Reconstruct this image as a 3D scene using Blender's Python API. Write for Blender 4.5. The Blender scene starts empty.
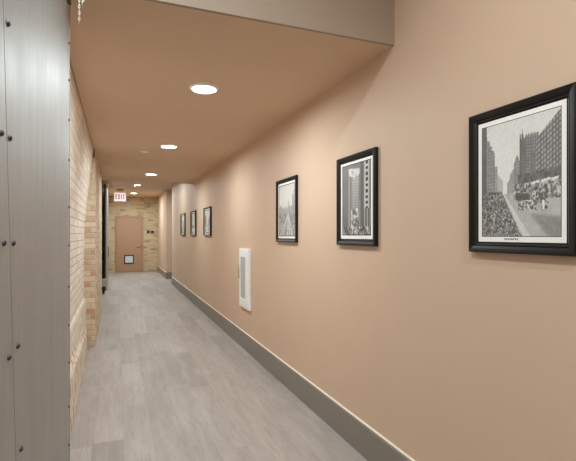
import bpy, bmesh, math, random
import numpy as np
from mathutils import Vector, Matrix
C = bpy.context.scene.collection
SC = bpy.context.scene
random.seed(7)

# ------------------------------------------------------------------ view geometry
F, VX, HY, H0 = 436.0, 117.0, 235.0, 1.36
TH = math.atan((288 - VX) / F); c, s = math.cos(TH), math.sin(TH)
A = 1.4227                       # right wall plane
ZL, ZH, ZN = 2.405, 2.763, 3.05  # low ceiling, far ceiling, near ceiling
YN, YS, YE = 2.02, 9.03, 17.04   # start of low ceiling, step up, end wall
YB = -2.6                        # wall behind the camera
def on_x(px, X):                 # Y on plane X seen at column px
    D = F * (X / c) / (px - VX); return (D - X * s) / c
def dep(X, Y): return X * s + Y * c
def zat(py, X, Y): return H0 + (HY - py) * dep(X, Y) / F
def on_y(px, Y):                 # X on plane Y seen at column px
    k = (px - VX) * c / F; return k * Y * c / (1 - k * s)

# ------------------------------------------------------------------ helpers
def wloc(o):
    v = Vector((0, 0, 0))
    while o is not None:
        v += o.location; o = o.parent
    return v
def obj(name, bm, mat, parent=None, smooth=False, bevel=0):
    if parent is not None:
        bmesh.ops.translate(bm, verts=bm.verts, vec=-wloc(parent))
    bmesh.ops.recalc_face_normals(bm, faces=bm.faces)
    me = bpy.data.meshes.new(name); bm.to_mesh(me); bm.free()
    for m in (mat if isinstance(mat, (list, tuple)) else [mat]): me.materials.append(m)
    if smooth:
        for p in me.polygons: p.use_smooth = True
    o = bpy.data.objects.new(name, me); C.objects.link(o)
    if parent is not None: o.parent = parent
    if bevel:
        b = o.modifiers.new('bev', 'BEVEL'); b.width = bevel; b.segments = 2; b.limit_method = 'ANGLE'
    return o
def solo(name, bm, mat, label, cat, loc, group=None, smooth=False, bevel=0):   # a thing that is one mesh
    bmesh.ops.translate(bm, verts=bm.verts, vec=-Vector(loc))
    o = obj(name, bm, mat, None, smooth, bevel); o.location = loc
    o['label'] = label; o['category'] = cat
    if group: o['group'] = group
    return o
def thing(name, label, cat, loc, group=None):
    o = bpy.data.objects.new(name, None); C.objects.link(o); o.empty_display_size = .1
    o.location = loc; o['label'] = label; o['category'] = cat
    if group: o['group'] = group
    return o
def struct(name, bm, mat, parent=None, bevel=0):
    o = obj(name, bm, mat, parent, False, bevel); o['kind'] = 'structure'; return o
def box(bm, x0, x1, y0, y1, z0, z1, mi=0):
    v = [bm.verts.new(p) for p in ((x0,y0,z0),(x1,y0,z0),(x1,y1,z0),(x0,y1,z0),(x0,y0,z1),(x1,y0,z1),(x1,y1,z1),(x0,y1,z1))]
    for f in ((0,3,2,1),(4,5,6,7),(0,1,5,4),(1,2,6,5),(2,3,7,6),(3,0,4,7)):
        fc = bm.faces.new([v[i] for i in f]); fc.material_index = mi
    return bm
def B(*a, mi=0): return box(bmesh.new(), *a, mi=mi)
def prism(bm, pts, axis, t0, t1):   # pts: 2-D outline in the other two axes, extruded along axis
    def p3(q, t):
        return {'x': (t, q[0], q[1]), 'y': (q[0], t, q[1]), 'z': (q[0], q[1], t)}[axis]
    a = [bm.verts.new(p3(q, t0)) for q in pts]; b = [bm.verts.new(p3(q, t1)) for q in pts]
    bm.faces.new(a); bm.faces.new(b[::-1]); n = len(pts)
    for i in range(n): bm.faces.new((a[i], a[(i+1) % n], b[(i+1) % n], b[i]))
    return bm
def lathe(bm, prof, origin, axis='z', n=32):  # prof: (radius, height along axis)
    rings = []
    ax = {'z': (Vector((1,0,0)), Vector((0,1,0)), Vector((0,0,1))),
          'x': (Vector((0,1,0)), Vector((0,0,1)), Vector((1,0,0))),
          'y': (Vector((1,0,0)), Vector((0,0,1)), Vector((0,1,0)))}[axis]
    O = Vector(origin)
    for r, h in prof:
        if r < 1e-6: rings.append([bm.verts.new(O + ax[2]*h)])
        else: rings.append([bm.verts.new(O + ax[0]*r*math.cos(2*math.pi*k/n) + ax[1]*r*math.sin(2*math.pi*k/n) + ax[2]*h) for k in range(n)])
    for p, q in zip(rings, rings[1:]):
        for k in range(n):
            k2 = (k+1) % n
            if len(p) == 1 and len(q) == 1: continue
            if len(p) == 1: bm.faces.new((p[0], q[k2], q[k]))
            elif len(q) == 1: bm.faces.new((p[k], p[k2], q[0]))
            else: bm.faces.new((p[k], p[k2], q[k2], q[k]))
    return bm
def tube(bm, pts, r, n=8, closed=False):
    pts = [Vector(p) for p in pts]; m = len(pts); rings = []
    up0 = None
    for i, p in enumerate(pts):
        if closed: t = pts[(i+1) % m] - pts[i-1]
        else: t = pts[min(i+1, m-1)] - pts[max(i-1, 0)]
        t.normalize()
        ref = up0 if up0 is not None else (Vector((1,0,0)) if abs(t.x) < .8 else Vector((0,1,0)))
        a = (ref - t*ref.dot(t)).normalized(); up0 = a; b = t.cross(a)
        rings.append([bm.verts.new(p + r*(a*math.cos(2*math.pi*k/n) + b*math.sin(2*math.pi*k/n))) for k in range(n)])
    for i in range(m if closed else m-1):
        p, q = rings[i], rings[(i+1) % m]
        for k in range(n): bm.faces.new((p[k], p[(k+1)%n], q[(k+1)%n], q[k]))
    if not closed:
        bm.faces.new(rings[0][::-1]); bm.faces.new(rings[-1])
    return bm

# ------------------------------------------------------------------ materials
def lin(r, g, b):
    f = lambda v: (v/255/12.92) if v/255 <= .04045 else ((v/255+.055)/1.055)**2.4
    return (f(r), f(g), f(b), 1)
class NT:
    def __init__(self, name):
        self.m = bpy.data.materials.new(name); self.m.use_nodes = True
        self.t = self.m.node_tree; self.b = self.t.nodes['Principled BSDF']
    def n(self, ty, **k):
        x = self.t.nodes.new(ty)
        for a, v in k.items(): setattr(x, a, v)
        return x
    def l(self, a, b): self.t.links.new(a, b)
    def put(self, sock, v):
        if hasattr(v, 'is_output'): self.l(v, sock)
        else: sock.default_value = v
    def math(self, op, a, b=0.0, d=0.0):
        x = self.n('ShaderNodeMath', operation=op)
        self.put(x.inputs[0], a); self.put(x.inputs[1], b); self.put(x.inputs[2], d); return x.outputs[0]
    def mix(self, f, a, b, blend='MIX'):
        x = self.n('ShaderNodeMix', data_type='RGBA', blend_type=blend)
        self.put(x.inputs[0], f); self.put(x.inputs[6], a); self.put(x.inputs[7], b); return x.outputs[2]
    def pos(self): return self.n('ShaderNodeNewGeometry').outputs['Position']
    def sep(self, v):
        x = self.n('ShaderNodeSeparateXYZ'); self.l(v, x.inputs[0]); return x.outputs
    def comb(self, a, b, d=0.0):
        x = self.n('ShaderNodeCombineXYZ')
        for i, v in enumerate((a, b, d)): self.put(x.inputs[i], v)
        return x.outputs[0]
    def noise(self, vec, scale, detail=4, rough=.55):
        x = self.n('ShaderNodeTexNoise'); self.l(vec, x.inputs['Vector'])
        x.inputs['Scale'].default_value = scale; x.inputs['Detail'].default_value = detail; x.inputs['Roughness'].default_value = rough
        return x.outputs['Fac']
    def white(self, vec):
        x = self.n('ShaderNodeTexWhiteNoise', noise_dimensions='3D'); self.l(vec, x.inputs['Vector']); return x.outputs['Value']
    def ramp(self, f, stops, interp='LINEAR'):
        x = self.n('ShaderNodeValToRGB'); x.color_ramp.interpolation = interp
        e = x.color_ramp.elements
        while len(e) < len(stops): e.new(.5)
        for i, (p, col) in enumerate(stops): e[i].position = p; e[i].color = col
        self.l(f, x.inputs[0]); return x.outputs[0]
    def bump(self, h, strength=.3, dist=.01):
        x = self.n('ShaderNodeBump'); x.inputs['Strength'].default_value = strength; x.inputs['Distance'].default_value = dist
        self.l(h, x.inputs['Height']); self.l(x.outputs[0], self.b.inputs['Normal'])
    def set(self, col=None, rough=None, metal=None, spec=None):
        if col is not None: self.put(self.b.inputs['Base Color'], col)
        if rough is not None: self.put(self.b.inputs['Roughness'], rough)
        if metal is not None: self.put(self.b.inputs['Metallic'], metal)
        if spec is not None: self.b.inputs['Specular IOR Level'].default_value = spec
        return self.m
def plain(name, rgb, rough=.5, metal=0, spec=.5): return NT(name).set(lin(*rgb), rough, metal, spec)
def paint(name, rgb, rough=.55, spec=.35):
    t = NT(name); p = t.pos()
    f = t.noise(p, 3.0, 2)
    col = t.mix(f, lin(*[v*.985 for v in rgb]), lin(*[min(255, v*1.012) for v in rgb]))
    t.bump(t.noise(p, 260, 2), .05, .002)
    return t.set(col, rough, 0, spec)
def brick(name, stops, mortar, bw=.215, bh=.072, m=.011, rough=.85, vert_course=None, patch=.5):
    t = NT(name); g = t.n('ShaderNodeNewGeometry'); P = t.sep(g.outputs['Position']); N = t.sep(g.outputs['Normal'])
    mx = t.math('GREATER_THAN', t.math('ABSOLUTE', N[0]), .5)
    wob = t.math('MULTIPLY', t.math('SUBTRACT', t.noise(g.outputs['Position'], 9, 2), .5), .012)
    h = t.math('ADD', t.math('ADD', t.math('MULTIPLY', P[1], mx), t.math('MULTIPLY', P[0], t.math('SUBTRACT', 1.0, mx))), wob)
    z = t.math('ADD', P[2], wob)
    zr = t.math('DIVIDE', z, bh); row = t.math('FLOOR', zr)
    off = t.math('MULTIPLY', t.math('MODULO', t.math('ABSOLUTE', row), 2.0), .5)
    cx = t.math('ADD', t.math('DIVIDE', h, bw), off); col = t.math('FLOOR', cx)
    fx, fz = t.math('FRACT', cx), t.math('FRACT', zr)
    dx = t.math('MULTIPLY', t.math('MINIMUM', fx, t.math('SUBTRACT', 1.0, fx)), bw)
    dz = t.math('MULTIPLY', t.math('MINIMUM', fz, t.math('SUBTRACT', 1.0, fz)), bh)
    d = t.math('MINIMUM', dx, dz)
    mr = t.n('ShaderNodeMapRange', interpolation_type='SMOOTHSTEP'); t.l(d, mr.inputs[0])
    mr.inputs[1].default_value = m*.3; mr.inputs[2].default_value = m*.75
    mask = mr.outputs[0]
    w = t.white(t.comb(col, row, mx))
    bc = t.ramp(w, stops, 'CONSTANT')
    gr = t.noise(g.outputs['Position'], 55, 5, .7)
    bc = t.mix(t.math('MULTIPLY', gr, .35), bc, lin(*mortar))
    pt = t.noise(g.outputs['Position'], 2.2, 4, .6)
    bc = t.mix(t.math('MULTIPLY', t.math('GREATER_THAN', pt, .54), patch), bc, lin(*mortar))
    mo = t.mix(gr, lin(*[v*.8 for v in mortar]), lin(*mortar))
    t.bump(t.math('ADD', t.math('MULTIPLY', mask, 1.0), t.math('MULTIPLY', gr, .5)), .6, .008)
    return t.set(t.mix(mask, mo, bc), rough, 0, .25)

TAN = (212, 183, 159)
M = {}
M['wall'] = paint('tan_wall_paint', TAN, .55, .28)
M['ceil'] = paint('tan_ceiling_paint', (214, 186, 159), .6, .3)
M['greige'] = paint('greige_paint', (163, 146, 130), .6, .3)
M['base'] = paint('grey_baseboard_paint', (136, 128, 119), .45, .4)
M['capw'] = plain('pale_trim_highlight', (232, 222, 205), .5)  # pale jamb trim; on baseboards it paints the lit top edge
M['white'] = plain('white_enamel', (247, 248, 249), .4)
M['black'] = plain('black_lacquer', (15, 13, 12), .38, 0, .35)
M['darkgap'] = plain('dark_core_gap_shade', (34, 31, 28), .9)
M['lip'] = plain('satin_slip_highlight', (44, 42, 41), .24, 0, .6)  # lifted above the moulding's black to paint the inner bevel's highlight
M['blackp'] = plain('black_plastic', (14, 14, 14), .5)
M['steel'] = plain('bare_steel', (170, 168, 164), .38, .9)
M['chain'] = plain('zinc_chain', (215, 210, 198), .35, .7)
M['nickel'] = plain('satin_nickel', (205, 195, 180), .3, .8)
M['rivet'] = plain('dark_iron', (78, 74, 70), .45, .7)
M['doorpaint'] = paint('tan_door_paint', (172, 136, 110), .45, .4)
M['lens_off'] = plain('frosted_glass', (190, 189, 188), .35)
M['flap'] = plain('clear_vinyl_flap', (205, 215, 222), .25)
M['greybox'] = plain('light_grey_enamel', (176, 174, 170), .4)
M['red'] = plain('red_enamel', (150, 40, 28), .4)
M['amber'] = plain('pale_strobe_lens', (250, 205, 170), .25)
M['letter'] = plain('red_letters', (84, 18, 34), .5)

BR_L = brick('cream_brick', [(0, lin(228,211,194)), (.22, lin(235,221,206)), (.45, lin(220,201,182)), (.62, lin(238,228,216)), (.82, lin(226,204,188)), (.93, lin(232,217,203))], (232, 219, 205), patch=.85)
BR_P = brick('mixed_brick', [(0, lin(220,198,166)), (.3, lin(212,188,152)), (.5, lin(206,172,146)), (.7, lin(194,146,124)), (.8, lin(224,206,178)), (.92, lin(200,164,136))], (220, 206, 188), bw=.2, bh=.066, patch=.3)
BR_E = brick('yellow_brick', [(0, lin(190,166,132)), (.2, lin(206,184,150)), (.4, lin(172,146,112)), (.55, lin(200,174,138)), (.75, lin(148,124,98)), (.85, lin(198,178,146))], (204, 188, 158), bw=.21, bh=.072, patch=.45)
BR_F = brick('footing_brick', [(0, lin(222,200,178)), (.3, lin(228,214,196)), (.55, lin(206,172,150)), (.72, lin(182,132,112)), (.85, lin(230,214,196))], (230, 218, 202), bw=.075, bh=.105, m=.014, patch=.4)
M['lintel'] = plain('weathered_lintel', (120, 104, 80), .8)

def floor_mat():
    t = NT('grey_plank_floor'); P0 = t.pos(); P = t.sep(P0); W, L = .185, 1.22
    rx = t.math('DIVIDE', t.math('ADD', P[0], 4.03), W); row = t.math('FLOOR', rx)
    o = t.white(t.comb(row, 3.3, 1.7)); cy = t.math('ADD', t.math('DIVIDE', P[1], L), t.math('MULTIPLY', o, 3.0)); col = t.math('FLOOR', cy)
    fx, fy = t.math('FRACT', rx), t.math('FRACT', cy)
    dx = t.math('MULTIPLY', t.math('MINIMUM', fx, t.math('SUBTRACT', 1.0, fx)), W)
    dy = t.math('MULTIPLY', t.math('MINIMUM', fy, t.math('SUBTRACT', 1.0, fy)), L)
    seam = t.math('LESS_THAN', t.math('MINIMUM', dx, dy), .0013)
    tone = t.white(t.comb(row, col, 5.0))
    base = t.ramp(tone, [(0, lin(154,143,136)), (.35, lin(172,160,152)), (.7, lin(160,150,144)), (1, lin(180,168,160))])
    sh = t.math('MULTIPLY', tone, 17.0)
    gv = t.comb(t.math('ADD', t.math('MULTIPLY', P[0], 15.0), sh), t.math('ADD', t.math('MULTIPLY', P[1], 1.3), sh), 0.0)
    g1 = t.noise(gv, 1.5, 8, .7)
    g2 = t.noise(t.comb(t.math('ADD', t.math('MULTIPLY', P[0], 6.0), sh), t.math('MULTIPLY', P[1], 1.2), sh), 1.2, 4, .6)
    g3 = t.noise(t.comb(t.math('ADD', t.math('MULTIPLY', P[0], 60.0), sh), t.math('MULTIPLY', P[1], 5.0), sh), 1.5, 3, .6)
    col1 = t.mix(t.ramp(g1, [(.34, (0,0,0,1)), (.60, (1,1,1,1))]), t.mix(.30, base, lin(122,110,104)), base)
    col2 = t.mix(t.ramp(g2, [(.45, (0,0,0,1)), (.72, (.4,.4,.4,1))]), col1, lin(190,181,174))
    col2 = t.mix(t.ramp(g3, [(.30, (.30,.30,.30,1)), (.46, (0,0,0,1))]), col2, lin(126,114,108))
    fin = t.mix(t.math('MULTIPLY', seam, .3), col2, lin(92,84,80))
    t.bump(t.math('SUBTRACT', g1, t.math('MULTIPLY', seam, .8)), .08, .003)
    return t.set(fin, .55, 0, .3)
M['floor'] = floor_mat()

def sheet_mat():
    t = NT('galvanised_sheet'); P0 = t.pos(); P = t.sep(P0)
    st = t.noise(t.comb(P[0], t.math('MULTIPLY', P[1], 16.0), t.math('MULTIPLY', P[2], 1.8)), 1.5, 8, .72)
    bl = t.noise(P0, 4.5, 6, .65)
    sp = t.noise(t.comb(P[0], P[1], t.math('MULTIPLY', P[2], .6)), 210, 3, .6)
    col = t.mix(t.ramp(st, [(.2, (0,0,0,1)), (.8, (1,1,1,1))]), lin(150,147,144), lin(176,176,176))
    col = t.mix(t.ramp(bl, [(.4, (0,0,0,1)), (.65, (.6,.6,.6,1))]), col, lin(168,166,163))
    spk = t.math('MULTIPLY', t.math('GREATER_THAN', sp, .66), .45)
    col = t.mix(spk, col, lin(222,218,212))
    dk = t.math('MULTIPLY', t.math('LESS_THAN', sp, .33), .35)
    col = t.mix(dk, col, lin(112,108,105))
    t.bump(t.math('ADD', t.math('MULTIPLY', sp, .35), bl), .22, .003)
    return t.set(col, t.math('ADD', .43, t.math('MULTIPLY', bl, .2)), .66)
M['sheet'] = sheet_mat()

def emit(name, rgb, strength):
    t = NT(name); t.set(lin(*rgb), .4)
    t.b.inputs['Emission Color'].default_value = lin(*rgb); t.b.inputs['Emission Strength'].default_value = strength
    return t.m
LAMP = 6.0
M['lamp'] = emit('lit_led_lens', (255, 252, 246), LAMP)
M['signface'] = emit('lit_sign_face', (250, 224, 228), .24)

def print_mat():
    t = NT('printed_photo'); a = t.n('ShaderNodeVertexColor'); a.layer_name = 'ink'
    return t.set(a.outputs['Color'], .45, 0, .4)
M['print'] = print_mat()

# ------------------------------------------------------------------ the setting
struct('floor', B(-.75, A+2.2, YB-.2, YE+.2, -.1, 0), M['floor'])

# right wall: long run, a side opening, then the last stretch to the end wall
YO0, YO1 = on_x(172, A), on_x(166.3, A)
bm = B(A, A+.15, YB, YO0, 0, ZN+.1)
struct('wall_right', bm, M['wall'])
struct('wall_right_end', B(A, A+2.0, YO1, YE, 0, ZH+.1), M['wall'])
struct('wall_passage', B(A+1.9, A+2.05, YO0-.4, YO1, 0, ZH+.1), M['wall'])
struct('wall_passage_side', B(A+.15, A+2.05, YO0-.5, YO0-.35, 0, ZH+.1), M['wall'])
# end wall and wall behind the camera
struct('wall_end', B(-.8, A+.1, YE, YE+.2, 0, ZH+.1), BR_E)
struct('wall_back', B(-.8, A+.15, YB-.2, YB, 0, ZN+.1), M['wall'])

# left wall: recessed bay with sloping sill, pier, opening for the far door, last stretch
YP = 5.83; YW = on_x(101.3, -.25); YD = on_x(69.6, -.20)
bm = bmesh.new()
prism(bm, [(-.75,.60),(-.374,.60),(-.366,1.5),(-.268,2.400),(-.268,ZN+.1),(-.75,ZN+.1)], 'y', YB, YP)
prism(bm, [(-.75,0),(-.352,0),(-.352,.575),(-.374,.60),(-.75,.60)], 'y', YB, YP)
wl = struct('wall_left', bm, BR_L)
struct('wall_left_pier', B(-.75, -.25, YP, YW, 0, ZH+.1), BR_P)
struct('trim_4', B(-.345, -.256, YP-.012, YP, 2.31, ZL), M['lintel'])
# footing of old bricks that spreads out towards the camera
bm = bmesh.new(); R_ = []
for y, pts in ((YP-.01, [(-.352,0),(-.332,0),(-.336,.20),(-.352,.26)]), (3.3, [(-.352,0),(-.292,0),(-.306,.33),(-.352,.40)]), (1.2, [(-.352,0),(-.235,0),(-.262,.42),(-.352,.50)])):
    R_.append([bm.verts.new((q[0], y, q[1])) for q in pts])
for p_, q_ in zip(R_, R_[1:]):
    for k in range(4): bm.faces.new((p_[k], p_[(k+1)%4], q_[(k+1)%4], q_[k]))
bm.faces.new(R_[0]); bm.faces.new(R_[-1][::-1])
struct('wall_left_footing', bm, BR_F)
bm = bmesh.new(); box(bm, -.75, -.52, YW, 13.4, 0, ZH+.1); box(bm, -.75, -.31, 13.4, YE, 0, ZH+.1)
struct('wall_left_far', bm, BR_E)
bm = bmesh.new(); box(bm, -.262, -.238, YW, YW+.012, 0, ZH); box(bm, -.262, -.25, YW-.0, YW+.07, 0, ZH)
struct('trim_1', B(-.34, -.244, YW, YW+.06, 0, ZH), M['capw'])
bm.free()

# ceilings
bm = bmesh.new()
box(bm, -.262, A+.0, YD+.008, YS, ZL, ZL+.14)
box(bm, -.192, A+.0, YN+.02, YD+.008, ZL, ZL+.14)
box(bm, -.262, A, YS-.02, YS, ZL, ZH+.1)
box(bm, -.75, A+2.05, YS, YE+.1, ZH, ZH+.12)
box(bm, -.75, A+.1, YB-.1, YN+.3, ZN, ZN+.12)
box(bm, -.75, -.262, 2.30, YS, ZN-.05, ZN+.07)
struct('ceiling', bm, M['ceil'])
struct('ceiling_soffit', B(-.192, A, YN, YN+.02, ZL, ZN), M['greige'])

# baseboards with a thin pale bead painting the light along the top edge
def baseboard(name, cap, p0, p1, side):
    """profile extruded along y on plane x=A, from y p0 to p1"""
    bm = bmesh.new()
    prism(bm, [(A,0),(A-.016,0),(A-.016,.188),(A-.012,.194),(A-.012,.198),(A,.2)], 'y', p0, p1)
    struct(name, bm, M['base'])
    bm = bmesh.new()
    prism(bm, [(A,.2),(A-.011,.1982),(A-.007,.2030),(A,.2045)], 'y', p0, p1)
    struct(cap, bm, M['capw'])
baseboard('baseboard_right', 'trim_2', YB, YO0, 1)
baseboard('baseboard_right_end', 'trim_3', YO1, YE, 1)
struct('baseboard_passage', B(A, A+1.9, YO1-.016, YO1, 0, .2), M['base'])

# door in the end wall
X0, X1 = on_y(115.3, YE), on_y(143.2, YE); ZD = zat(216, .4, YE)
jw = .05
bm = bmesh.new()
box(bm, X0, X0+jw, YE-.035, YE, 0, ZD); box(bm, X1-jw, X1, YE-.035, YE, 0, ZD); box(bm, X0+jw, X1-jw, YE-.035, YE, ZD-jw, ZD)
door = thing('door_1', 'tan painted door with a small flap in the yellow brick end wall', 'door', ((X0+X1)/2, YE, 0))
door['kind'] = 'structure'
obj('door_frame', bm, M['doorpaint'], door, bevel=.003)
fx0, fx1 = on_y(124.2, YE), on_y(133.9, YE); fz0, fz1 = zat(263.6, .4, YE), zat(255, .4, YE)
obj('door_panel', B(X0+jw+.003, X1-jw-.003, YE-.02, YE, .008, ZD-jw-.003), M['doorpaint'], door, bevel=.002)
bm = bmesh.new(); w = .035
box(bm, fx0, fx0+w, YE-.036, YE-.02, fz0, fz1); box(bm, fx1-w, fx1, YE-.036, YE-.02, fz0, fz1)
box(bm, fx0+w, fx1-w, YE-.036, YE-.02, fz0, fz0+w); box(bm, fx0+w, fx1-w, YE-.036, YE-.02, fz1-w, fz1)
ff = obj('flap_frame', bm, M['blackp'], door, bevel=.004)
bm = B(fx0+w, fx1-w, YE-.028, YE-.021, fz0+w, fz1-w); 
obj('flap', bm, M['flap'], ff)
kx = on_y(140.2, YE); kz = zat(245.7, .8, YE)
bm = bmesh.new()
lathe(bm, [(0,-.012),(.03,-.012),(.032,-.006),(.032,0)], (kx, YE-.02, kz), 'y', 20)
tube(bm, [(kx, YE-.03, kz), (kx, YE-.07, kz), (kx-.03, YE-.075, kz), (kx-.12, YE-.075, kz-.004)], .012, 10)
obj('lever_handle', bm, M['nickel'], door, smooth=True)
# pale worn lintel over the door
bm = bmesh.new(); n = 12; xa, xb = X0+.12, X1-.06
up = [(xa+(xb-xa)*i/n, ZD+.075+.035*math.sin(math.pi*i/n)) for i in range(n+1)]
lo = [(xa+(xb-xa)*i/n, ZD+.02+.03*math.sin(math.pi*i/n)) for i in range(n+1)]
prism(bm, up + lo[::-1], 'y', YE-.012, YE+.01)
struct('lintel', bm, BR_E)

# ------------------------------------------------------------------ sliding fire door beside the camera
XF = -.20; YD = on_x(69.6, XF); YD0 = -.55
fd = thing('sliding_fire_door', 'large riveted grey metal sliding fire door standing along the near left wall', 'door', (XF-.03, (YD+YD0)/2, .02))
Z0, Z1 = .03, 2.66
obj('door_core', B(XF-.06, XF-.003, YD0, YD-.004, Z0, Z1), M['darkgap'], fd)
def seam_y(z): return .961 + (1.803 - z)*.1223
g = .0022
bm = bmesh.new(); prism(bm, [(seam_y(Z0)+g, Z0), (YD-.006, Z0), (YD-.006, Z1), (seam_y(Z1)+g, Z1)], 'x', XF-.003, XF)
obj('face_sheet', bm, M['sheet'], fd)
bm = bmesh.new(); prism(bm, [(YD0, Z0), (seam_y(Z0)-g, Z0), (seam_y(Z1)-g, Z1), (YD0, Z1)], 'x', XF-.003, XF)
obj('face_sheet', bm, M['sheet'], fd)
bm = bmesh.new()
prism(bm, [(XF-.063, YD-.03), (XF-.063, YD), (XF+.0015, YD), (XF+.0015, YD-.006), (XF-.003, YD-.006), (XF-.003, YD-.004), (XF-.06, YD-.004), (XF-.06, YD-.03)], 'z', Z0, Z1)
obj('edge_binding', bm, M['steel'], fd)
def rivet(px, py, r=.0062):
    y = on_x(px, XF); z = zat(py, XF, y)
    obj('rivet', lathe(bmesh.new(), [(r,0),(r*.96,r*.35),(r*.7,r*.72),(r*.35,r*.9),(0,r*.95)], (XF, y, z), 'x', 14), M['rivet'], fd, smooth=True)
for q in ((7,23.5),(9,138),(12.5,243),(17,346),(20,449),(.5,133),(3,243),(8,357.5)): rivet(*q, r=.0065)
for y in (3,43,80,120,160,207,245.5,286.5,325,362.5,406.5,445): rivet(68.6, y, .0058)
# strap hangers and the overhead track they roll on
for yy in (.1, 1.55):
    h = bmesh.new(); box(h, XF-.004, XF+.004, yy-.03, yy+.03, 2.3, 2.86)
    lathe(h, [(0,-.006),(.05,-.006),(.05,.022),(0,.022)], (XF-.03, yy, 2.84), 'x', 20)
    obj('hanger', h, M['steel'], fd)
solo('overhead_door_track', B(XF-.05, XF-.006, YB+.3, YN-.06, 2.76, 2.785) , M['rivet'], 'flat steel overhead track above the near riveted fire door', 'track', (XF-.03, 0, 2.76))
# bolt bracket at the top of the leading edge
by = on_x(67.6, XF); bz = zat(1.5, XF, by)
obj('bracket', B(XF-.0, XF+.007, by-.028, by+.0, bz-.012, bz+.06), M['rivet'], fd, bevel=.002)

# chain hanging near the ceiling edge
cx_, cy_ = -.146, YN-.02
ch = thing('hanging_chain', 'short pale metal chain dangling beside the top of the riveted door', 'chain', (cx_, cy_, 2.235))
bm = bmesh.new(); z = zat(24, cx_, cy_); k = 0
while z < ZN-.03:
    L, R = .0085, .003
    pts = []
    for i in range(16):
        a = 2*math.pi*i/16; u = R*math.cos(a); w_ = L*math.sin(a)
        pts.append((cx_ + (u if k % 2 else .0), cy_ + (0 if k % 2 else u), z + L + w_))
    tube(bm, pts, .0016, 6, True); z += 2*L - .0040; k += 1
obj('strand', bm, M['chain'], ch, smooth=True)
bm = bmesh.new(); ze = zat(6, cx_, cy_); k = 0
while ze < ZN-.03:
    pts = []
    for i in range(16):
        a = 2*math.pi*i/16; u = .0035*math.cos(a); w_ = .011*math.sin(a)
        pts.append((cx_ + .012 + .004*math.sin(k*1.7) + (u if k % 2 else 0), cy_ - .006 + (0 if k % 2 else u), ze + .011 + w_))
    tube(bm, pts, .0019, 6, True); ze += .0178; k += 1
obj('doubled_strand', bm, M['chain'], ch, smooth=True)
obj('ceiling_hook', lathe(bmesh.new(), [(.0,-.04),(.006,-.04),(.006,-.006),(.025,-.006),(.025,0),(0,0)], (cx_+.004, cy_, ZN), 'z', 16), M['steel'], ch, smooth=True)

# ------------------------------------------------------------------ far fire door and its stop
X2 = -.230; YF0 = on_x(106.9, X2) ; YF1 = YF0 + 2.1
fd2 = thing('sliding_fire_door', 'far grey metal fire door seen edge-on past the brick pier', 'door', (X2-.03, (YF0+YF1)/2, .02))
obj('door_core', B(X2-.06, X2-.004, YF0, YF1, .04, 2.60), M['darkgap'], fd2)  # dark bare end stands in for the shaded gap to the wall
obj('face_sheet', B(X2-.004, X2, YF0, YF1, .04, 2.60), M['sheet'], fd2)
obj('edge_binding', B(X2-.026, X2-.004, YF0-.004, YF0, .04, 2.60), M['greybox'], fd2)
hy = YF0+.12; z0, z1 = zat(256.5, X2, hy), zat(247, X2, hy)
obj('pull_handle', tube(bmesh.new(), [(X2, hy, z0), (X2+.03, hy, z0+.01), (X2+.036, hy, z0+.04), (X2+.036, hy, z1-.04), (X2+.03, hy, z1-.01), (X2, hy, z1)], .007, 8), M['rivet'], fd2, smooth=True)
obj('track_roller', lathe(bmesh.new(), [(0,0),(.06,0),(.065,.006),(.065,.02),(.06,.026),(0,.026)], (X2, YF0+.10, zat(185.5, X2, YF0+.1)), 'x', 20), M['chain'], fd2, smooth=True)
sp = thing('door_stop_post', 'squat grey box on a dark foot on the floor before the far metal door', 'post', (-.285, YF0-.62, 0))
px_, py_ = -.285, YF0-.62
zb, zt = zat(286.5, px_, py_), zat(279, px_, py_)
obj('stem', B(px_-.03, px_+.02, py_-.03, py_+.03, 0, zb), M['blackp'], sp, bevel=.004)
obj('cap_box', B(px_-.055, px_+.07, py_-.05, py_+.05, zb, zt), M['greybox'], sp, bevel=.008)
# red alarm on the far left wall
ax0, ay = -.31, 13.75; az = zat(196.5, -.22, ay)
al = thing('wall_mounted_alarm', 'small red fire alarm with a pale strobe high on the far left wall', 'alarm', (ax0, ay, az-.06))
obj('housing', B(ax0, ax0+.09, ay-.06, ay+.06, az-.085, az+.085), M['red'], al, bevel=.006)
obj('strobe_lens', B(ax0+.02, ax0+.075, ay-.085, ay-.06, az-.055, az+.03), M['amber'], al, bevel=.008)

# ------------------------------------------------------------------ exit sign
ex, ey = on_y(120.1, 14.4), 14.4
zt, zb = zat(192.3, ex, ey), zat(201.5, ex, ey); hw = .178
sg = thing('exit_sign', 'lit exit sign with dark red letters hanging from the far ceiling', 'sign', (ex, ey, zb))
obj('housing', B(ex-hw, ex+hw, ey-.02, ey+.03, zb, zt), M['white'], sg, bevel=.006)
obj('face', B(ex-hw+.015, ex+hw-.015, ey-.024, ey-.019, zb+.015, zt-.015), M['signface'], sg)
bm = bmesh.new(); lh = .15; lw = .054; st = .019; zc = (zb+zt)/2 - lh/2; y0, y1 = ey-.029, ey-.0235
def strokes(x, ch):
    def r(a, b, u, v): box(bm, x+a, x+b, y0, y1, zc+u, zc+v)
    if ch == 'E': r(0,st,0,lh); r(st,lw,0,st); r(st,lw*.85,lh/2-st/2,lh/2+st/2); r(st,lw,lh-st,lh)
    if ch == 'I': r(lw/2-st/2,lw/2+st/2,0,lh)
    if ch == 'T': r(lw/2-st/2,lw/2+st/2,0,lh-st); r(0,lw,lh-st,lh)
    if ch == 'X':
        prism(bm, [(x,zc),(x+st,zc),(x+lw,zc+lh),(x+lw-st,zc+lh)], 'y', y0, y1); prism(bm, [(x+lw-st,zc),(x+lw,zc),(x+st,zc+lh),(x,zc+lh)], 'y', y0+.0005, y1)
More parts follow.
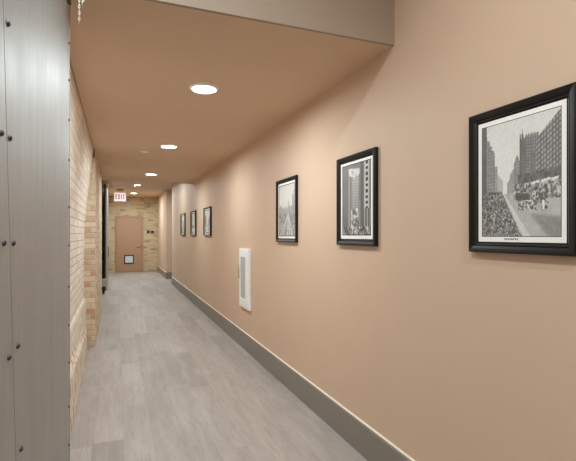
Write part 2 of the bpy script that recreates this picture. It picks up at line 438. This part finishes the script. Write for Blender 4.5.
for i, chh in enumerate('EXIT'): strokes(ex - .13 + i*.07, chh)
obj('lettering', bm, M['letter'], sg)
obj('canopy', B(ex-.10, ex+.10, ey-.045, ey+.055, ZH-.022, ZH), M['blackp'], sg, bevel=.004)
obj('stem', B(ex-.05, ex+.05, ey-.01, ey+.02, zt, ZH-.022), M['white'], sg)

# two black switch plates
for px, lab in ((148.2, 'small black wall plate nearer the tan door on yellow brick'), (152.3, 'small black wall plate nearer the corner on yellow brick')):
    x = on_y(px, YE); z = zat(232, x, YE)
    p = thing('wall_plate', lab, 'switch plate', (x, YE, z-.06), 'black plates on the end wall')
    obj('plate', B(x-.05, x+.05, YE-.008, YE, z-.05, z+.05), M['blackp'], p, bevel=.003)
    obj('rocker', B(x-.018, x+.018, YE-.013, YE-.008, z-.026, z+.026), M['blackp'], p, bevel=.002)

# ------------------------------------------------------------------ ceiling lights
def downlight(x, y, z, lab, W=13.0):
    t = thing('recessed_downlight', lab, 'ceiling light', (x, y, z), 'round ceiling downlights')
    obj('trim_ring', lathe(bmesh.new(), [(.078,-.004),(.082,-.012),(.092,-.012),(.102,-.005),(.104,0)], (x, y, z), 'z', 40), M['white'], t, smooth=True)
    obj('lens', lathe(bmesh.new(), [(.079,-.003),(.07,-.0045),(.04,-.0055),(0,-.006)], (x, y, z), 'z', 40), M['lamp'], t, smooth=True)
    L = bpy.data.lights.new('lamp', 'AREA'); L.shape = 'DISK'; L.size = .15; L.energy = W; L.spread = math.radians(180 if z == ZH else SPREAD); L.color = LCOL
    lo = bpy.data.objects.new('lamp', L); C.objects.link(lo); lo.parent = t; lo.location = (0, 0, -.008)
SPREAD, LCOL = 176, (.86, 1.0, 1.03)
def ceil_pt(px, py, z):
    D = F*(z-H0)/(HY-py); x = (px-VX)*D*c/F; return x, (D - x*s)/c
for px, py, z, W, lab in ((204, 88, ZL, 7.2, 'largest and nearest round lit downlight in the low ceiling'),
                          (169, 146, ZL, 6.4, 'second lit round downlight, just beyond the small ceiling cover plate'),
                          (151, 174, ZL, 6.0, 'third round lit downlight, last in the low ceiling before the step'),
                          (137.5, 184.7, ZH, 13.0, 'fourth lit downlight, just past the ceiling step before the exit sign'),
                          (133.5, 193, ZH, 14.5, 'smallest and farthest lit downlight, close to the brick end wall')):
    x, y = ceil_pt(px, py, z); downlight(x, y, z, lab, W)
downlight(.56, 10.25, ZH, 'round downlight hidden just past the ceiling step', 7.0)
for x, y, W in ((.12, 1.0, 7.6), (.62, -.4, 7.0), (.62, -1.8, 8.0)):
    downlight(x, y, ZN, 'round downlight in the high near ceiling, out of the photo', W)
x, y = ceil_pt(144.5, 152, ZL)
solo('ceiling_cover_plate', lathe(bmesh.new(), [(0,-.006),(.035,-.006),(.045,-.003),(.047,0)], (x, y, ZL), 'z', 28), M['white'],
     'small pale round cover plate on the low ceiling between downlights', 'sprinkler', (x, y, ZL), smooth=True)

# ------------------------------------------------------------------ extinguisher cabinet
y0, y1 = on_x(251.2, A), on_x(240.2, A-.012)     # near, far
yc = (y0+y1)/2; z0, z1 = zat(308.0, A, yc), zat(248.8, A, yc)
cab = thing('extinguisher_cabinet', 'white wall cabinet with a narrow glazed slot low on the tan wall', 'cabinet', (A, yc, z0))
xf = A-.030
bm = bmesh.new(); w = .03
box(bm, xf+.006, A, y0, y0+w, z0, z1); box(bm, xf+.006, A, y1-w, y1, z0, z1); box(bm, xf+.006, A, y0+w, y1-w, z0, z0+w); box(bm, xf+.006, A, y0+w, y1-w, z1-w, z1)
obj('trim_frame', bm, M['white'], cab, bevel=.003)
gy0, gy1 = y0+.27*(y1-y0)+.03, y1-.16*(y1-y0); gz0, gz1 = z0+.11, z1-.10
bm = bmesh.new(); a0, a1, b0, b1 = y0+w+.002, y1-w-.002, z0+w+.002, z1-w-.002
box(bm, xf, xf+.016, a0, gy0, b0, b1); box(bm, xf, xf+.016, gy1, a1, b0, b1); box(bm, xf, xf+.016, gy0, gy1, b0, gz0); box(bm, xf, xf+.016, gy0, gy1, gz1, b1)
dr = obj('door', bm, M['white'], cab, bevel=.002)
obj('glass', B(xf+.006, xf+.012, gy0, gy1, gz0, gz1), M['lens_off'], dr)
hz = zat(271, A, y1)
obj('handle', tube(bmesh.new(), [(xf, y1-.055, hz+.07), (xf-.018, y1-.055, hz+.065), (xf-.018, y1-.055, hz-.065), (xf, y1-.055, hz-.07)], .006, 8), M['steel'], dr, smooth=True)
obj('back_box', B(xf+.016, A, y0+w, y1-w, z0+w, z1-w), M['lens_off'], cab)

# ------------------------------------------------------------------ framed street photographs
def vnoise(u, v, n, seed):
    rng = np.random.default_rng(seed); g_ = rng.random((n+2, n+2))
    x, y = u*n, v*n; i, j = np.floor(x).astype(int), np.floor(y).astype(int); fx, fy = x-i, y-j
    return (g_[j,i]*(1-fx)+g_[j,i+1]*fx)*(1-fy) + (g_[j+1,i]*(1-fx)+g_[j+1,i+1]*fx)*fy
def rect(img, m, val): img[m] = val
def windows(img, mask, u, v, nu, nv, amt, slope=0):
    q = (np.mod(u*nu, 1) > .35) & (np.mod((v - slope*u)*nv, 1) > .4)
    img[mask & q] += amt
def crowd(u, v, n, seed):       # blotchy figures: coarse and fine value noise, 0..1
    return np.clip((vnoise(u, v, n, seed)*.6 + vnoise(u, v, int(n*2.1), seed+1)*.4 - .5)*2.2 + .5, 0, 1)
def street_day(u, v):
    hz = .37                                                  # the street runs away to (.30, hz)
    sky = .93 - .08*v + .025*vnoise(u, v, 6, 1); img = sky.copy()
    def bld(m, tone, far=0.0, nu=0, nv=0, amt=0, slope=0):
        img[m] = tone*(1-far) + .86*far + (.06*(vnoise(u, v, 18, 77)-.5))[m]
        if nu: windows(img, m, u, v, nu, nv, amt*(1-far), slope)
    top2 = .87 - .25*(u-.08) - .04*np.floor((u-.08)/.035)
    bld((u >= .22) & (u < .30) & (v < .56 - .9*(u-.22)), .55, .55)
    bld((u >= .07) & (u < .19) & (v < top2), .55, .12, 26, 32, -.09)
    bld((u >= .19) & (u < .23) & (v < .62), .55, .3, 40, 40, -.06)
    bld(u < .07, .42)
    bld((u > .36) & (u < .54) & (v < .50 + .9*(u-.36) - .04*np.floor(np.mod(u*20, 2))), .50, .42, 44, 46, -.10)
    bld((u > .45) & (u < .54) & (v < .66 + .03*np.sin(u*80)), .50, .28, 40, 44, -.10)
    bld((u > .52) & (u < .60) & (v < .83 + .012*np.sin(u*170)), .42, .06, 42, 38, .07)
    bld((np.abs(u-.555) < .014*(1 - (v-.82)/.08)) & (v >= .82) & (v < .90), .42)
    bld((np.abs(u-.528) < .008) & (v < .86), .42)
    bld((u >= .60) & (u < .75) & (v < .845 - .03*(u-.6) + .008*np.sin(u*190)), .52, .12, 36, 38, -.13)
    bld((u > .66) & (u < .76) & (v < .70 + .4*(u-.66)), .44, .05, 50, 40, .10, .3)
    bld((u >= .72) & (v < .79 + .70*(u-.72)), .45, 0, 30, 24, .19, .55)
    low = (u > .50) & (v < .53 + .06*(u-.7)); img[low] = .38 + .12*crowd(u, v, 34, 31)[low]
    road = v < hz; img[road] = (.76 - .06*crowd(u, v, 14, 51))[road]
    d = crowd(u, v, 62, 5); e = crowd(u, v, 80, 15)
    side = (v < hz + .03) & (u < .30 + .25*(hz-v)/hz); img[side] = (.34 + .26*d)[side]; img[side & (e > .88)] = .78
    img[side & (u < .16) & (v > .2)] *= .9
    kerb = road & (np.abs(u - (.315 + .30*(hz-v)/hz)) < .008 + .10*(hz-v)); img[kerb] = .84
    cr = (u > .44) & (v > hz-.07) & (v < .445); img[cr] = (.36 + .50*crowd(u, v, 56, 25))[cr]
    for x0, x1, y0 in ((.66,.76,.435),(.78,.88,.445),(.89,.97,.45)):
        aw = (u > x0) & (u < x1) & (v > y0 - .012 + .16*(u-x0)) & (v < y0 + .010 + .16*(u-x0)); img[aw] = .88
    car = (u > .47) & (u < .65) & (v > .30 + .05*(.66-u)) & (v < .375 - .12*(u-.47)); img[car] = .36 + .06*d[car]
    g2 = (u > .50) & (u < .69) & (v > .225) & (v < .30); img[g2] = (.28 + .62*e)[g2]
    g3 = (u > .69) & (u < .86) & (v > .21 + .1*(u-.7)) & (v < .36) & (d > .5); img[g3] = .40
    wm = (np.abs(u-.805) < .014) & (v > .22) & (v < .29); img[wm] = .94
    f = np.clip((u - .60 - 1.1*(.21-v))/.06, 0, 1)*np.clip((.21 - .10*(u-.6) - v)/.03, 0, 1)*np.clip((v + .55*(u-.62) - .10)/.03, 0, 1)
    img = img*(1-f) + (.55 + .05*d)*f
    return img + .06*(vnoise(u, v, 70, 9)-.5)
def night_tower(u, v):
    img = .46 + .05*vnoise(u, v, 8, 2) + .06*(v-.5)
    t = (u > .36) & (u < .58 + .03*v) & (v > .10) & (v < .93); img[t] = .62 + .16*v[t]
    img[t & (np.mod(u*18, 1) > .6)] -= .13
    img[t & (np.mod(v*26, 1) > .7)] -= .08
    img[(u > .25) & (u < .62) & (v > .80 + .25*np.abs(u-.45)) & (v < .95 - .1*(u-.25)) & (crowd(u, v, 20, 41) > .3)] = .86
    img[(np.abs(u-.26) < .018) & (v < .86)] = .70
    img[(np.abs(u-.64) < .012) & (v < .5)] = .66
    dk = (u > .66) & (u < .77); img[dk] = .40
    sgn = (u > .78) & (u < .94) & (v > .36); img[sgn] = .76
    img[sgn & (np.abs(u-.87) < .04) & (np.mod(v*13, 1) > .45)] = .20
    lo = (u > .78) & (v < .36); img[lo] = .40; img[lo & (np.mod(u*11, 1) > .6)] = .66
    c_ = crowd(u, v, 26, 8)
    b = v < .12; img[b] = (.26 + .6*c_)[b]
    m = (v > .10) & (v < .38) & (np.abs(u-.47) < .13); img[m] = (.40 + .52*c_)[m]
    return img
def rail_view(u, v):
    img = .92 - .10*v + .03*vnoise(u, v, 6, 3)
    sk = .44 + .10*vnoise(u, v*0, 12, 4); img[(v < sk + .06) & (v > .38)] = .68
    for x0, w_, h_ in ((.10,.05,.60),(.26,.04,.64),(.34,.05,.58),(.62,.04,.70),(.70,.03,.62),(.88,.08,.80),(.95,.05,.86)):
        img[(np.abs(u-x0) < w_*(1.1-v)) & (v < h_) & (v > .3)] = .64
    gd = v < .44; img[gd] = (.50 + .16*crowd(u, v, 22, 6))[gd]
    for k in (-1.25, -.85, -.15, .2, .55): 
        img[gd & (np.abs(u - (.62 + k*(.44-v))) < .02 + .03*(.44-v))] = .80
    img[gd & (crowd(u, v, 36, 12) > .9)] = .82
    return img
def dusk_avenue(u, v):
    img = .62 + .04*vnoise(u, v, 6, 11)
    img[(u < .30) & (v < .9 - .9*u) & (v > .2)] = .34; img[(u > .62) & (v < .45 + .9*(u-.5)) & (v > .2)] = .38
    rd = v < .35; img[rd] = .46; img[rd & (np.abs(u-.45) < .25*(.4-v))] = .66
    d = np.random.default_rng(13).random(u.shape); img[rd & (d > .8)] = .75
    return img
def market_row(u, v):
    img = .50 + .1*vnoise(u, v, 9, 15); d = np.random.default_rng(16).random(u.shape)
    img[(np.abs(u-.5) < .14) & (v > .3)] = .72; img[(v < .5) & (d > .6)] = .78; img[(v < .5) & (d < .25)] = .25
    img[(u > .7) & (v > .4)] = .34
    return img
def harbour_sky(u, v):
    img = .62 + .08*vnoise(u, v, 5, 21); img[v < .32] = .46
    img[(np.abs(u-.3) < .06) & (v < .75) & (v > .3)] = .44; img[(np.abs(u-.62) < .1) & (v < .62) & (v > .3)] = .5
    img[(v < .3) & (np.mod(u*14 + v*20, 1) > .75)] = .66
    return img

def framed(px0, px1, ptop, pbot, lab, painter, nu, nv, mw=.043, margin=.018, tint=(1.0, .97, .93), pro=.027, caption=False):
    """px0, px1: columns of the far and near outer edges; ptop, pbot: (far, near) rows"""
    xs = A - pro
    ya, yb = on_x(px0, xs + .012), on_x(px1, A)                # far, near
    zt = (zat(ptop[0], xs, ya) + zat(ptop[1], A, yb))/2; zb = (zat(pbot[0], A, ya) + zat(pbot[1], A, yb))/2
    t = thing('framed_picture', lab, 'picture', (A, (ya+yb)/2, zb), 'black framed street photographs')
    def ring(prof, name, mat):
        bm = bmesh.new(); R = []
        for d_, h_ in prof:
            R.append([bm.verts.new(p) for p in ((A-h_, ya-d_, zb+d_), (A-h_, yb+d_, zb+d_), (A-h_, yb+d_, zt-d_), (A-h_, ya-d_, zt-d_))])
        for p, q in zip(R, R[1:]):
            for k in range(4): bm.faces.new((p[k], p[(k+1)%4], q[(k+1)%4], q[k]))
        return obj(name, bm, mat, t)
    k = mw/.05
    ring([(0,0),(0,pro-.008),(.003*k,pro-.002),(.008*k,pro),(.018*k,pro-.002),(.03*k,pro-.006),(.033*k,pro-.011)], 'moulding', M['black'])
    ring([(.033*k,pro-.011),(.036*k,pro-.009),(.041*k,pro-.012),(.043*k,pro-.019),(.047*k,pro-.018),(.05*k,pro-.024),(.05*k,.004)], 'inner_lip', M['lip'])
    obj('backing', B(A-.006, A, yb+.012, ya-.012, zb+.012, zt-.012), M['blackp'], t)
    # the print: one sheet, inked face by face
    P0, P1, Q0, Q1 = ya-mw+.001, yb+mw-.001, zb+mw-.001, zt-mw+.001
    U, V = np.meshgrid((np.arange(nu)+.5)/nu, (np.arange(nv)+.5)/nv)
    W_, H_ = P0-P1, Q1-Q0; mu, mv = margin/W_, margin/H_
    u = (U-mu)/(1-2*mu); v = (V-mv*1.15)/(1-2.15*mv)
    inside = (u > 0) & (u < 1) & (v > 0) & (v < 1)
    img = painter(np.clip(u, 0, .999), np.clip(v, 0, .999)).copy()
    lu, lv = 1.2/nu, 1.2/nv
    line = inside & ((u < lu) | (u > 1-lu) | (v < lv) | (v > 1-lv)); img[line] = .08
    img[~inside] = .98
    if caption:
        cr_ = (~inside) & (V > mv*.45) & (V < mv*.8) & (U > .33) & (U < .50) & (np.mod(U*48, 1) > .3); img[cr_] = .45
    img = np.clip(img + (.2 if mw < .03 else 0), .03, .99)
    xp = A - .0115
    yy = P0 + (P1-P0)*np.arange(nu+1)/nu; zz = Q0 + (Q1-Q0)*np.arange(nv+1)/nv
    o0 = Vector((A, (ya+yb)/2, zb))
    verts = [(xp-o0.x, y-o0.y, z-o0.z) for z in zz for y in yy]
    faces = [(j*(nu+1)+i, j*(nu+1)+i+1, (j+1)*(nu+1)+i+1, (j+1)*(nu+1)+i) for j in range(nv) for i in range(nu)]
    me = bpy.data.meshes.new('print'); me.from_pydata(verts, [], faces)
    ca = me.color_attributes.new('ink', 'FLOAT_COLOR', 'CORNER')
    g_ = (np.clip(img, .05, .98).reshape(-1))**2.2
    col = np.ones((nu*nv, 4, 4), dtype=np.float32)
    for ch_ in range(3): col[:, :, ch_] = (g_*tint[ch_])[:, None]
    ca.data.foreach_set('color', col.reshape(-1)); me.materials.append(M['print'])
    o = bpy.data.objects.new('print', me); C.objects.link(o); o.parent = t
    return t
framed(470.0, 582.0, (118.8, 79.2), (252.2, 256.0), 'nearest framed photograph, large in view, of a crowded old city street', street_day, 150, 190, mw=.045, caption=True)
framed(337.6, 378.3, (159.2, 147.5), (244.3, 247.0), 'second nearest framed photograph, showing a tall pale tower and upright sign', night_tower, 60, 90)
framed(276.8, 298.2, (182, 174.3), (241.6, 243), 'third nearest framed photograph, pale sky over converging roads, above the white cabinet', rail_view, 48, 80, mw=.036)
framed(204, 211.8, (209, 205.5), (235.3, 236.3), 'framed photograph nearest the viewer in the far group of three', dusk_avenue, 24, 30, mw=.027, margin=.012, pro=.03)
framed(190.9, 196.6, (211.8, 210), (235.1, 235.8), 'framed photograph in the middle of the far group of three', market_row, 20, 28, mw=.027, margin=.012, pro=.03)
framed(180.9, 185.7, (214.2, 212.8), (235, 235.4), 'farthest framed photograph, beside the end of the long tan wall', harbour_sky, 18, 26, mw=.027, margin=.012, pro=.03)

# ------------------------------------------------------------------ world, camera, colour
w = bpy.data.worlds.new('World'); SC.world = w; w.use_nodes = True
w.node_tree.nodes['Background'].inputs[0].default_value = (1, .95, .9, 1)
w.node_tree.nodes['Background'].inputs[1].default_value = .05
cam = bpy.data.cameras.new('camera'); co = bpy.data.objects.new('camera', cam); C.objects.link(co)
co.location = (0, 0, H0); co.rotation_euler = (math.pi/2, 0, -TH)
cam.sensor_width = 36; cam.lens = F/576*36; cam.shift_y = (HY-230.5)/576; cam.clip_start = .02
SC.camera = co
SC.view_settings.view_transform = 'Standard'; SC.view_settings.look = 'None'
SC.view_settings.gamma = 1; SC.view_settings.use_curve_mapping = False; SC.view_settings.exposure = 1.6
SC.cycles.use_denoising = True
SC.cycles.max_bounces = 12; SC.cycles.diffuse_bounces = 8
